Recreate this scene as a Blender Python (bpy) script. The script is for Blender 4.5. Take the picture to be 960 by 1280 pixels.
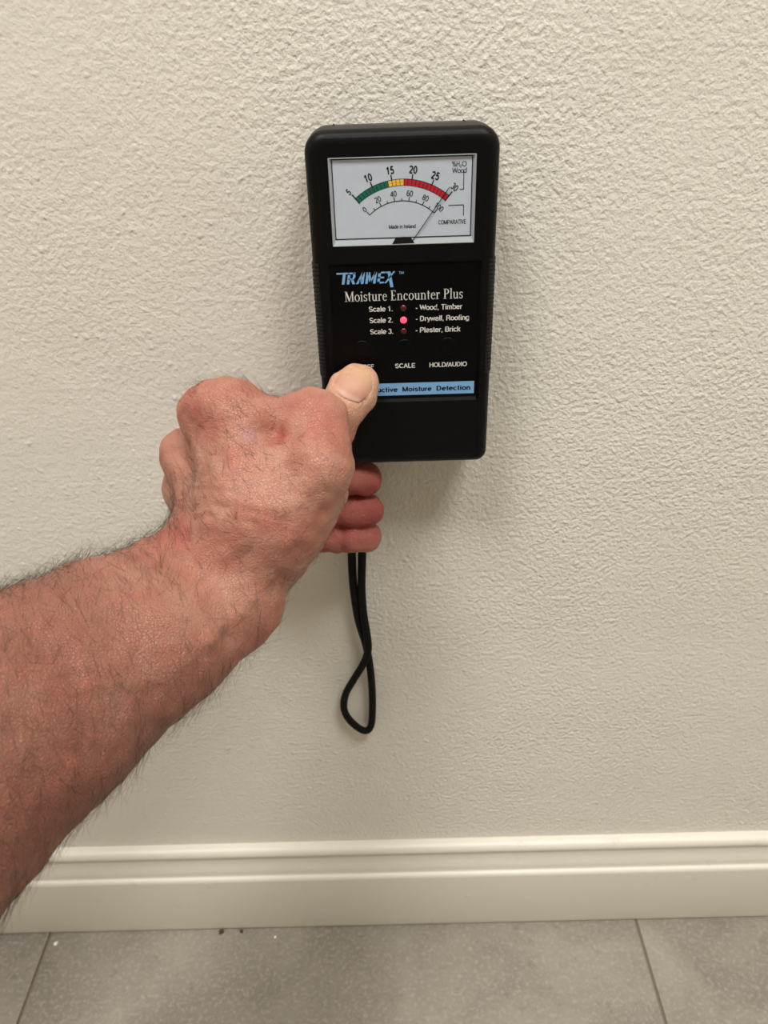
import bpy, bmesh, math, random
import numpy as np
from mathutils import Matrix, Vector
random.seed(7)
RNG = np.random.default_rng(11)
for o in list(bpy.data.objects):
    bpy.data.objects.remove(o)
SC = bpy.context.scene
COL = SC.collection

# ------------------------------------------------------------------ camera
CAM = np.array([0.0, -0.3689, 0.6198])
FPX = 961.0
def cam_axes(p, r, y):
    cp, sp = math.cos(p), math.sin(p)
    fwd = np.array([0, cp, -sp]); up = np.array([0, sp, cp]); rt = np.array([1., 0, 0])
    cr, sr = math.cos(r), math.sin(r)
    rt, up = cr*rt + sr*up, -sr*rt + cr*up
    cy, sy = math.cos(y), math.sin(y)
    rz = np.array([[cy, sy, 0], [-sy, cy, 0], [0, 0, 1]])
    return rz @ np.stack([rt, up, fwd], 1)
AX = cam_axes(math.radians(31.85), -0.0335, -0.0107)
cd = bpy.data.cameras.new('camera')
cam = bpy.data.objects.new('camera', cd); COL.objects.link(cam)
m = Matrix.Identity(4)
for i in range(3):
    m[i][0] = AX[i, 0]; m[i][1] = AX[i, 1]; m[i][2] = -AX[i, 2]; m[i][3] = CAM[i]
cam.matrix_world = m
cd.sensor_fit = 'VERTICAL'; cd.sensor_height = 24.0; cd.sensor_width = 18.0
cd.lens = 24.0 * FPX / 1280.0
cd.clip_start = 0.01
cd.dof.use_dof = True
cd.dof.focus_distance = 0.35
cd.dof.aperture_fstop = cd.lens / 1.9
SC.camera = cam

# ------------------------------------------------------------------ world, exposure
w = bpy.data.worlds.new('world'); SC.world = w; w.use_nodes = True
w.node_tree.nodes['Background'].inputs[0].default_value = (1.0, 0.97, 0.93, 1)
w.node_tree.nodes['Background'].inputs[1].default_value = 0.05
SC.view_settings.view_transform = 'Standard'
SC.view_settings.look = 'None'
SC.view_settings.gamma = 1.0
SC.view_settings.use_curve_mapping = False
SC.view_settings.exposure = 0.5
LAMP_POWER = 22.0

def at(px, py, Y):
    """world point seen at photo position (px, py) lying Y metres in front of the wall"""
    r = AX @ np.array([(px-480)/FPX, -(py-640)/FPX, 1.0])
    return CAM + r * ((-Y - CAM[1]) / r[1])
def atd(px, py, d):
    """the same, at camera depth d"""
    return CAM + AX @ np.array([(px-480)/FPX, -(py-640)/FPX, 1.0]) * d

# ------------------------------------------------------------------ helpers
def srgb(r, g, b):
    f = lambda c: (c/255/12.92) if c <= 10 else ((c/255+0.055)/1.055)**2.4
    return (f(r), f(g), f(b), 1.0)
def link(name, me, mat=None, parent=None, loc=None):
    o = bpy.data.objects.new(name, me); COL.objects.link(o)
    if mat is not None and me is not None and not me.materials: me.materials.append(mat)
    if parent is not None: o.parent = parent
    if loc is not None: o.location = loc
    return o
def mesh(name, verts, faces, smooth=False):
    me = bpy.data.meshes.new(name)
    me.from_pydata([tuple(v) for v in verts], [], faces); me.update()
    if smooth:
        me.polygons.foreach_set('use_smooth', [True]*len(me.polygons))
    return me
def frombm(name, bm, smooth=False):
    bmesh.ops.recalc_face_normals(bm, faces=bm.faces)
    me = bpy.data.meshes.new(name); bm.to_mesh(me); bm.free()
    if smooth: me.polygons.foreach_set('use_smooth', [True]*len(me.polygons))
    return me
def boxbm(x0, y0, z0, x1, y1, z1, bev=0, seg=2):
    bm = bmesh.new(); bmesh.ops.create_cube(bm, size=1)
    for v in bm.verts:
        v.co = Vector((x0+(v.co.x+.5)*(x1-x0), y0+(v.co.y+.5)*(y1-y0), z0+(v.co.z+.5)*(z1-z0)))
    if bev: bmesh.ops.bevel(bm, geom=bm.edges[:], offset=bev, segments=seg, affect='EDGES', profile=.5)
    return bm
def tag(o, label=None, cat=None, kind=None, group=None):
    if label: o['label'] = label
    if cat: o['category'] = cat
    if kind: o['kind'] = kind
    if group: o['group'] = group
    return o
def empty(name, loc):
    o = bpy.data.objects.new(name, None); COL.objects.link(o); o.location = loc
    o.empty_display_size = .02
    return o

# ------------------------------------------------------------------ materials
class NT:
    def __init__(s, name):
        s.m = bpy.data.materials.new(name); s.m.use_nodes = True
        s.t = s.m.node_tree; s.b = s.t.nodes['Principled BSDF']
    def n(s, typ, **kw):
        nd = s.t.nodes.new(typ)
        for k, v in kw.items():
            if k in nd.inputs.keys(): nd.inputs[k].default_value = v
            else: setattr(nd, k, v)
        return nd
    def l(s, a, b): s.t.links.new(a, b)
    def obj(s): return s.n('ShaderNodeTexCoord').outputs['Object']
    def pos(s): return s.n('ShaderNodeNewGeometry').outputs['Position']
    def noise(s, vec, scale, detail=3, rough=.5, dist=0):
        nd = s.n('ShaderNodeTexNoise'); nd.inputs['Scale'].default_value = scale
        nd.inputs['Detail'].default_value = detail; nd.inputs['Roughness'].default_value = rough
        nd.inputs['Distortion'].default_value = dist
        s.l(vec, nd.inputs['Vector']); return nd.outputs['Fac']
    def ramp(s, fac, stops, interp='LINEAR'):
        nd = s.n('ShaderNodeValToRGB'); cr = nd.color_ramp; cr.interpolation = interp
        while len(cr.elements) < len(stops): cr.elements.new(.5)
        for e, (p, c) in zip(cr.elements, stops): e.position = p; e.color = c if len(c) == 4 else (*c, 1)
        s.l(fac, nd.inputs['Fac']); return nd.outputs['Color']
    def math(s, op, a, b=None):
        nd = s.n('ShaderNodeMath', operation=op)
        for i, v in enumerate((a, b)):
            if v is None: continue
            if isinstance(v, (int, float)): nd.inputs[i].default_value = v
            else: s.l(v, nd.inputs[i])
        return nd.outputs[0]
    def mix(s, fac, a, b, mode='MIX'):
        nd = s.n('ShaderNodeMix', data_type='RGBA', blend_type=mode)
        for k, v in ((0, fac), (6, a), (7, b)):
            if isinstance(v, (int, float)): nd.inputs[k].default_value = v
            elif isinstance(v, tuple): nd.inputs[k].default_value = v
            else: s.l(v, nd.inputs[k])
        return nd.outputs[2]
    def bump(s, h, strength, dist, normal=None):
        nd = s.n('ShaderNodeBump'); nd.inputs['Strength'].default_value = strength
        nd.inputs['Distance'].default_value = dist; s.l(h, nd.inputs['Height'])
        if normal is not None: s.l(normal, nd.inputs['Normal'])
        s.l(nd.outputs[0], s.b.inputs['Normal']); return nd.outputs[0]
    def col(s, v):
        if isinstance(v, tuple): s.b.inputs['Base Color'].default_value = v
        else: s.l(v, s.b.inputs['Base Color'])
    def rough(s, v): s.b.inputs['Roughness'].default_value = v
def plain(name, c, rough=.5, spec=.5, grain=0.0, gscale=2000):
    k = NT(name)
    n = k.noise(k.obj(), 300, 2)
    k.col(k.mix(.12, c, k.ramp(n, [(.3, (c[0]*.7, c[1]*.7, c[2]*.7, 1)), (.7, c)])))
    k.rough(rough); k.b.inputs['Specular IOR Level'].default_value = spec
    if grain: k.bump(k.noise(k.obj(), gscale, 2), grain, .0002)
    return k.m

def wall_mat():
    k = NT('painted_wall'); P = k.pos()
    lump = k.ramp(k.noise(P, 420, 2, .5), [(.3, (0, 0, 0)), (.72, (1, 1, 1))])
    mid = k.noise(P, 190, 2, .5)
    fine = k.noise(P, 900, 2, .5)
    sx_ = k.n('ShaderNodeSeparateXYZ'); k.l(P, sx_.inputs[0])
    xr = k.n('ShaderNodeMapRange', interpolation_type='SMOOTHSTEP'); k.l(sx_.outputs[0], xr.inputs[0])
    for i_, v_ in ((1, -.13), (2, .06), (3, .6), (4, 1.0)): xr.inputs[i_].default_value = v_
    zone = k.math('MULTIPLY', k.ramp(k.noise(P, 6, 1), [(.36, (.5, .5, .5)), (.62, (1, 1, 1))]), xr.outputs[0])
    def drops(scale, keep, r0, r1):
        vo = k.n('ShaderNodeTexVoronoi', feature='F1'); vo.inputs['Scale'].default_value = scale
        k.l(P, vo.inputs['Vector'])
        cr = k.n('ShaderNodeSeparateColor'); k.l(vo.outputs['Color'], cr.inputs[0])
        return k.math('MULTIPLY', k.ramp(vo.outputs['Distance'], [(r0, (1, 1, 1)), (r1, (0, 0, 0))], 'EASE'), k.math('GREATER_THAN', cr.outputs[0], keep))
    h = k.math('ADD', k.math('MULTIPLY', k.math('MULTIPLY', lump, zone), .68), k.math('MULTIPLY', k.math('MULTIPLY', mid, k.math('ADD', k.math('MULTIPLY', zone, .5), .5)), .8))
    h = k.math('ADD', h, k.math('MULTIPLY', fine, .16))
    h = k.math('ADD', h, k.math('MULTIPLY', drops(190, .66, .0, .34), .32))
    h = k.math('ADD', h, k.math('MULTIPLY', drops(110, .86, .0, .24), .45))
    h = k.math('ADD', h, k.math('MULTIPLY', k.noise(P, 16, 2), 1.6))
    k.bump(h, 1.0, .0007)
    tint = k.noise(P, 5, 3)
    k.col(k.ramp(tint, [(.3, srgb(219, 215, 205)), (.7, srgb(224, 220, 211))]))
    k.rough(.5); k.b.inputs['Specular IOR Level'].default_value = .4
    return k.m
def trim_mat():
    k = NT('painted_trim'); P = k.pos()
    lump = k.noise(P, 45, 2)
    st = k.n('ShaderNodeMapping'); st.inputs['Scale'].default_value = (12, 1, 160); k.l(P, st.inputs['Vector'])
    brush = k.noise(st.outputs[0], 3, 3)
    vo = k.n('ShaderNodeTexVoronoi'); vo.inputs['Scale'].default_value = 38; k.l(P, vo.inputs['Vector'])
    cr = k.n('ShaderNodeSeparateColor'); k.l(vo.outputs['Color'], cr.inputs[0])
    nib = k.math('MULTIPLY', k.ramp(vo.outputs['Distance'], [(.03, (1, 1, 1)), (.11, (0, 0, 0))]),
                 k.math('GREATER_THAN', cr.outputs[0], .9))
    h = k.math('ADD', k.math('MULTIPLY', lump, .5), k.math('MULTIPLY', brush, .25))
    h = k.math('ADD', h, nib)
    k.bump(h, .6, .0008)
    spots = k.noise(P, 60, 4, .6)
    c = k.mix(k.ramp(spots, [(.66, (0, 0, 0)), (.74, (.5, .5, .5))]), srgb(215, 211, 198), srgb(190, 185, 171))
    k.col(c); k.rough(.4); return k.m
def tile_mat():
    k = NT('stone_look_tile'); P = k.pos()
    oi = k.n('ShaderNodeObjectInfo')
    off = k.n('ShaderNodeVectorMath', operation='SCALE'); off.inputs['Scale'].default_value = 9
    cmb = k.n('ShaderNodeCombineXYZ'); k.l(oi.outputs['Random'], cmb.inputs[0]); k.l(oi.outputs['Random'], cmb.inputs[1])
    k.l(cmb.outputs[0], off.inputs[0])
    ad = k.n('ShaderNodeVectorMath', operation='ADD'); k.l(P, ad.inputs[0]); k.l(off.outputs[0], ad.inputs[1])
    V = ad.outputs[0]
    cloud = k.noise(V, 11, 6, .62, .5)
    c = k.ramp(cloud, [(.28, srgb(113, 106, 98)), (.5, srgb(132, 125, 115)), (.72, srgb(149, 143, 132))])
    sp = k.noise(V, 300, 6, .78)
    c = k.mix(k.ramp(sp, [(.5, (0, 0, 0)), (.68, (.75, .75, .75))]), c, srgb(167, 163, 152))
    dk = k.noise(V, 95, 4, .7)
    c = k.mix(k.ramp(dk, [(.58, (0, 0, 0)), (.8, (.6, .6, .6))]), c, srgb(93, 85, 76))
    k.col(c); k.rough(.48)
    k.bump(k.math('ADD', cloud, k.math('MULTIPLY', sp, .5)), .35, .0012)
    return k.m
M_WALL = wall_mat(); M_TRIM = trim_mat(); M_TILE = tile_mat()
M_GROUT = plain('grout', srgb(116, 106, 93), .9, .3, .5, 900)
M_CEIL = plain('ceiling_paint', srgb(228, 224, 214), .8)
M_ROOM = plain('room_paint', srgb(216, 208, 192), .7)

# ------------------------------------------------------------------ the room
X0, X1, YB, ZC = -1.9, 1.9, -4.6, 2.44
def struct(name, me, mat, parent=None):
    o = link(name, me, mat, parent)
    if parent is None: o['kind'] = 'structure'
    return o
struct('wall_back', frombm('wall', boxbm(X0, 0, 0, X1, .1, ZC)), M_WALL)
struct('wall_left', frombm('wall', boxbm(X0-.1, YB, 0, X0, .1, ZC)), M_ROOM)
struct('wall_right', frombm('wall', boxbm(X1, YB, 0, X1+.1, .1, ZC)), M_ROOM)
struct('wall_front', frombm('wall', boxbm(X0-.1, YB-.1, 0, X1+.1, YB, ZC)), M_ROOM)
struct('ceiling', frombm('ceiling', boxbm(X0-.1, YB-.1, ZC, X1+.1, .1, ZC+.1)), M_CEIL)
TW, TJ, TXJ = .4799, .0020, -.2894
floor = struct('floor', frombm('floor', boxbm(X0-.1, YB-.1, -.06, X1+.1, .1, -.0015)), M_GROUT)
tb = boxbm(TJ/2, -TW+TJ/2, -.01, TW-TJ/2, -TJ/2, 0, .0007, 2)
tile_me = frombm('tile', tb); tile_me.materials.append(M_TILE)
for ix in range(-4, 5):
    for iy in range(0, 11):
        x = TXJ+ix*TW; y = .012-iy*TW
        if x < X0-.3 or x+TW > X1+.35 or y-TW < YB-.4: continue
        o = link('tile', tile_me, None, floor, (x, y, 0))

# baseboard: moulded profile swept along the wall (y from wall, z)
prof = [(0, 0), (-.0130, 0.0012), (-.0134, .003), (-.0134, .0640), (-.0131, .0658), (-.0120, .0671), (-.0106, .0675),
        (-.0101, .0680), (-.0100, .0700), (-.0097, .0722), (-.0090, .0746), (-.0081, .0772), (-.0074, .0798), (-.0070, .0824), (-.0069, .0846),
        (-.0071, .0856), (-.0076, .0864), (-.0080, .0876), (-.0079, .0892), (-.0072, .0910), (-.0058, .0926), (-.0034, .0936), (0, .0942)]
def baseboard(name, xa, xb):
    n = len(prof); xs = np.linspace(xa, xb, 60)
    vs = [(x, p[0], p[1]) for x in xs for p in prof]
    fs = [(i*n+j, i*n+j+1, (i+1)*n+j+1, (i+1)*n+j) for i in range(len(xs)-1) for j in range(n-1)]
    fs += [tuple(range(n))[::-1], tuple((len(xs)-1)*n+j for j in range(n))]
    return struct(name, mesh(name, vs, fs, True), M_TRIM)
baseboard('baseboard_back', X0, X1)

# ------------------------------------------------------------------ ceiling lamp
M_LAMPRIM = plain('lamp_rim', srgb(225, 225, 222), .4)
kd = NT('lamp_diffuser'); kd.col(srgb(250, 246, 236)); kd.b.inputs['Emission Color'].default_value = (1, .95, .86, 1)
kd.b.inputs['Emission Strength'].default_value = 3.0
def ceiling_lamp(x, y, power, size, label):
    t = empty('ceiling_lamp', (x, y, ZC-.045))
    tag(t, label, 'lamp')
    s = size/2
    bm = boxbm(-s-.03, -s-.03, 0, s+.03, s+.03, .045, .006)
    link('housing', frombm('housing', bm), M_LAMPRIM, t)
    link('diffuser', frombm('diffuser', boxbm(-s, -s, -.012, s, s, .001, .005)), kd.m, t)
    ld = bpy.data.lights.new('lamp_light', 'AREA'); ld.shape = 'SQUARE'; ld.size = size; ld.energy = power
    ld.color = (1, .98, .945)
    lo = bpy.data.objects.new('lamp_light', ld); COL.objects.link(lo); lo.parent = t; lo.location = (0, 0, -.02)
    return t
ceiling_lamp(-.6, -.9, LAMP_POWER, .6, 'square white ceiling panel lamp nearer the left-hand wall')
ceiling_lamp(.65, -.9, LAMP_POWER, .6, 'square white ceiling panel lamp nearer the right-hand wall')

# ------------------------------------------------------------------ moisture meter
MM = .001
HW, HH, TH = 39.4, 150.0, 34.0
meter = empty('moisture_meter', (.0085, 0, .4383))
tag(meter, 'black handheld moisture meter with analog dial held flat against the wall', 'moisture meter')
M_BODY = plain('black_plastic', srgb(7, 7, 8), .42, .16, .25, 2500)
M_BACKSHELL = plain('dark_grey_plastic', srgb(62, 62, 58), .6, .5, .25, 2500)
M_FACE = plain('black_faceplate', srgb(3, 3, 4), .3, .14)
M_RUBBER = plain('black_rubber', srgb(14, 14, 15), .55, .4)
M_DIAL = plain('dial_white', srgb(192, 203, 216), .5, .3)
M_INK = plain('black_ink', srgb(16, 16, 18), .6, .2)
M_GREEN = plain('dial_green', srgb(22, 104, 84), .55, .3)
M_YEL = plain('dial_yellow', srgb(235, 190, 84), .55, .3)
M_RED = plain('dial_red', srgb(186, 30, 50), .55, .3)
M_WHITEINK = plain('white_ink', srgb(218, 218, 214), .55, .3)
M_BLUEINK = plain('blue_ink', srgb(120, 168, 214), .5, .3)
M_LIP = plain('frosted_plastic_edge', srgb(168, 176, 182), .35, .5)
M_LEDOFF = plain('led_dark_red', srgb(66, 8, 14), .2, .6)
kl = NT('led_lit'); kl.col(srgb(255, 40, 60)); kl.b.inputs['Emission Color'].default_value = (1, .05, .09, 1)
kl.b.inputs['Emission Strength'].default_value = 1.6; kl.rough(.25)
def clear_mat():
    k = NT('clear_cover'); t = k.t
    tr = k.n('ShaderNodeBsdfTransparent'); gl = k.n('ShaderNodeBsdfGlossy'); gl.inputs['Roughness'].default_value = .06
    lw = k.n('ShaderNodeLayerWeight'); lw.inputs['Blend'].default_value = .5
    fac = k.math('ADD', k.math('MULTIPLY', k.math('POWER', lw.outputs['Facing'], 5), .7), .035)
    mx = k.n('ShaderNodeMixShader'); k.l(fac, mx.inputs[0]); k.l(tr.outputs[0], mx.inputs[1]); k.l(gl.outputs[0], mx.inputs[2])
    k.l(mx.outputs[0], t.nodes['Material Output'].inputs['Surface']); return k.m
M_CLEAR = clear_mat()

def rrect(x0, z0, x1, z1, rt, rb, n=8):
    pts = []
    for cx, cz, a0, r in ((x1-rt, z1-rt, 0, rt), (x0+rt, z1-rt, 90, rt), (x0+rb, z0+rb, 180, rb), (x1-rb, z0+rb, 270, rb)):
        for i in range(n+1):
            a = math.radians(a0+90*i/n); pts.append((cx+r*math.cos(a), cz+r*math.sin(a)))
    return pts
def loft(rings, close_first=False, close_last=False):
    """rings: list of list of (x,y,z) in mm"""
    bm = bmesh.new(); prev = None
    for R in rings:
        cur = [bm.verts.new(Vector(p)*MM) for p in R]
        if prev:
            n = len(cur)
            for i in range(n): bm.faces.new((prev[i], prev[(i+1) % n], cur[(i+1) % n], cur[i]))
        elif close_first: bm.faces.new(cur)
        prev = cur
    if close_last: bm.faces.new(prev)
    return bm, prev
def ring(y, inset, rt=8.5, rb=5.5):
    return [(x, y, z) for x, z in rrect(-HW+inset, inset, HW-inset, HH-inset, max(rt-inset, 1.2), max(rb-inset, 1.2))]
PANEL = (-33.2, 33.8, 34.0, 98.4)
WIN = (-30.0, 105.5, 29.8, 140.1)
# front shell with the two recessed openings
rings = [ring(-15.5, .5)] + [ring(-16.2, 0), ring(-28.6, 0)]
for i in range(1, 8):
    a = math.radians(90*i/8); rings.append(ring(-28.6-4.6*math.sin(a), 4.6*(1-math.cos(a))*1.0))
rings.append(ring(-33.3, 4.9)); rings.append(ring(-33.0, 5.6))
bm, last = loft(rings, True)
edges = [bm.edges.get((last[i], last[(i+1) % len(last)])) for i in range(len(last))]
for (x0, z0, x1, z1), r, dep, ch in ((PANEL, 1.0, .9, .9), (WIN, .6, 2.4, .05)):
    L = [bm.verts.new(Vector((x, -33.0, z))*MM) for x, z in rrect(x0, z0, x1, z1, r, r, 3)]
    n = len(L); edges += [bm.edges.new((L[i], L[(i+1) % n])) for i in range(n)]
    L2 = [bm.verts.new(Vector((x, -33.0+dep, z))*MM) for x, z in rrect(x0+ch, z0+ch*1.6, x1-ch, z1-ch, max(r-ch, .2), max(r-ch, .2), 3)]
    for i in range(n): bm.faces.new((L[i], L[(i+1) % n], L2[(i+1) % n], L2[i]))
    bm.faces.new(L2)
bmesh.ops.triangle_fill(bm, edges=edges, use_beauty=True)
me = frombm('front_shell', bm)
for p in me.polygons: p.use_smooth = p.area < 2e-5 and abs(p.normal.y) < .98
body = link('front_shell', me, M_BODY, meter)
# back shell
rings = [ring(-.4, 3.0), ring(-2.4, .9), ring(-4, .55), ring(-15.6, .35)]
bm, _ = loft(rings, True, True)
bs = link('back_shell', frombm('back_shell', bm), M_BACKSHELL, meter)
for u in (-28.2, 26.8):
    link('notch', frombm('notch', boxbm((u-.3)*MM, -.0155, .1490, (u+.3)*MM, -.004, .14982)), M_INK, bs)
for u in (-22, 22):   # sprung sensor pads on the back touching the wall
    link('sensor_pad', frombm('sensor_pad', boxbm((u-8)*MM, -.002, .02, (u+8)*MM, 0, .13, .0006)), M_RUBBER, bs)
# side grips
def ridge_mesh(sx):
    pr_ = [(.45, -17.0)]+[(.55, y) for y in (-18, -23, -28.6)]+[(.55-4.9*(1-math.cos(math.radians(a))), -28.6-4.9*math.sin(math.radians(a))) for a in (20, 40, 58)]
    bm = bmesh.new(); rows = []
    for dx, y in pr_:
        rows.append([bm.verts.new((sx*(dx-o)*MM, y*MM, z*MM)) for o, z in ((1.0, -.72), (.12, -.5), (0, 0), (.12, .5), (1.0, .72))])
    for r, q in zip(rows[:-1], rows[1:]):
        for i in range(4): bm.faces.new((r[i], r[i+1], q[i+1], q[i]))
    bm.faces.new(rows[0]); bm.faces.new(rows[-1])
    me = frombm('grip_ridge', bm); me.materials.append(M_RUBBER); return me
for sx in (-1, 1):
    ridge_me = ridge_mesh(sx)
    for i in range(30):
        link('grip_ridge', ridge_me, None, meter, (sx*HW*MM, 0, (47.5+i*1.74)*MM))
# dial
FY = -33.0
def flat(name, polys, y, mat, parent):
    vs, fs = [], []
    for P in polys:
        b = len(vs); vs += [(u*MM, y*MM, v*MM) for u, v in P]; fs.append(tuple(range(b, b+len(P))))
    o = link(name, mesh(name, vs, fs), mat, parent)
    bm = bmesh.new(); bm.from_mesh(o.data)
    for f in bm.faces:
        f.normal_update()
        if f.normal.y > 0: f.normal_flip()
    bm.to_mesh(o.data); bm.free()
    return o
dial = link('dial_plate', frombm('dial_plate', boxbm(-.0296, -.0322, .1059, .0294, -.0312, .1397)), M_DIAL, meter)
DY = -32.24; DY2 = -32.27
def frame(x0, z0, x1, z1, t):
    return [[(x0, z0), (x1, z0), (x1, z0+t), (x0, z0+t)], [(x0, z1-t), (x1, z1-t), (x1, z1), (x0, z1)],
            [(x0, z0+t), (x0+t, z0+t), (x0+t, z1-t), (x0, z1-t)], [(x1-t, z0+t), (x1, z0+t), (x1, z1-t), (x1-t, z1-t)]]
flat('border_line', frame(-28.7, 108.2, 28.4, 139.5, .42), DY2, M_INK, dial)
# clear cover: bevelled frosted rim + transparent pane
def lip():
    bm = bmesh.new()
    A = [(-29.9, 105.6), (29.7, 105.6), (29.7, 140.0), (-29.9, 140.0)]
    B = [(-28.9, 107.9), (28.6, 107.9), (28.6, 139.6), (-28.9, 139.6)]
    rr = [[(x, -32.2, z) for x, z in A], [(x, -33.1, z) for x, z in A],
          [(x+(.25 if x < 0 else -.25), -33.25, z+(.3 if z < 120 else -.15)) for x, z in A], [(x, -32.35, z) for x, z in B]]
    b, _ = loft(rr); return b
cover = link('dial_cover', frombm('dial_cover', lip()), M_LIP, meter)
flat('pane', [[(-29.4, 106.2), (29.2, 106.2), (29.2, 139.7), (-29.4, 139.7)]], -33.15, M_CLEAR, cover)
def pol(cu, cv, r, deg): a = math.radians(deg); return (cu+r*math.sin(a), cv+r*math.cos(a))
def arcband(cu, cv, r0, r1, a0, a1, n=6):
    return [[pol(cu, cv, r0, a0+(a1-a0)*i/n), pol(cu, cv, r1, a0+(a1-a0)*i/n),
             pol(cu, cv, r1, a0+(a1-a0)*(i+1)/n), pol(cu, cv, r0, a0+(a1-a0)*(i+1)/n)] for i in range(n)]
def seg(p, q, wd):
    d = Vector((q[0]-p[0], q[1]-p[1])); nrm = Vector((-d.y, d.x)).normalized()*wd/2
    return [(p[0]-nrm.x, p[1]-nrm.y), (q[0]-nrm.x, q[1]-nrm.y), (q[0]+nrm.x, q[1]+nrm.y), (p[0]+nrm.x, p[1]+nrm.y)]
CU, CV, RO, RI, AE = -.3, 100.9, 30.4, 28.0, 39.3
st = 2*AE/25
flat('scale_band', arcband(CU, CV, RI-.15, RO+.15, -AE, AE, 30), DY, M_INK, dial)
for i in range(25):
    mt, nm = (M_GREEN, 'green_segment') if i < 9 else ((M_YEL, 'yellow_segment') if i < 13 else (M_RED, 'red_segment'))
    a0 = -AE+i*st
    polys = arcband(CU, CV, RI+.08, (RI+RO)/2-.07, a0+.22, a0+st-.22, 2) + arcband(CU, CV, (RI+RO)/2+.0, RO-.1, a0+.22, a0+st-.22, 2)
    flat(nm, polys, DY2, mt, dial)
tk = []
for i in range(6):
    a = -AE+i*5*st; tk.append(seg(pol(CU, CV, RO-.3, a), pol(CU, CV, RO+2.0, a), .5))
tk.append(seg(pol(CU, CV, RI-.3, -AE), pol(CU, CV, RO+1.6, -AE), .42)); tk.append(seg(pol(CU, CV, RI-.3, AE), pol(CU, CV, RO+2, AE), .42))
flat('scale_ticks', tk, DY2-.02, M_INK, dial)
CU2, CV2, R2, AE2 = -.5, 103.1, 19.9, 42.3
tk = arcband(CU2, CV2, R2-.16, R2+.16, -AE2, AE2, 30)
for i in range(11):
    a = -AE2+i*2*AE2/10; tk.append(seg(pol(CU2, CV2, R2, a), pol(CU2, CV2, R2+(1.6 if i % 2 == 0 else 1.0), a), .36))
flat('comparative_scale', tk, DY2, M_INK, dial)
flat('bracket_lines', [seg((24.8, 133.4), (24.9, 126.6), .3), seg((25.05, 126.7), (23.2, 126.7), .3),
                       seg((18.8, 120.6), (25.1, 120.7), .3), seg((25.0, 120.8), (25.1, 116.4), .3)], DY2, M_INK, dial)
flat('needle_hub', [[(-4.9, 106.0), (4.6, 106.2), (3.2, 108.4), (-3.4, 108.4)], [(-1.6, 108.4), (1.6, 108.4), (.8, 108.9), (-.8, 108.9)]], -33.22, M_INK, cover)
nd = seg((3.9, 107.2), (19.1, 127.8), .3)
bm = bmesh.new()
for yy in (-32.85, -32.7):
    vv = [bm.verts.new((u*MM, yy*MM, v*MM)) for u, v in nd]
    bm.faces.new(vv)
link('needle', frombm('needle', bm), M_INK, meter)

# lettering --------------------------------------------------------------
def ar(cx, cy, rx, ry, a0, a1): return ('a', cx, cy, rx, ry, a0, a1)
_st = lambda x: [(x, 0), (x, .72)]
_bowl = lambda cx: ar(cx, .36, .235, .30, 0, 360)
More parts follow.
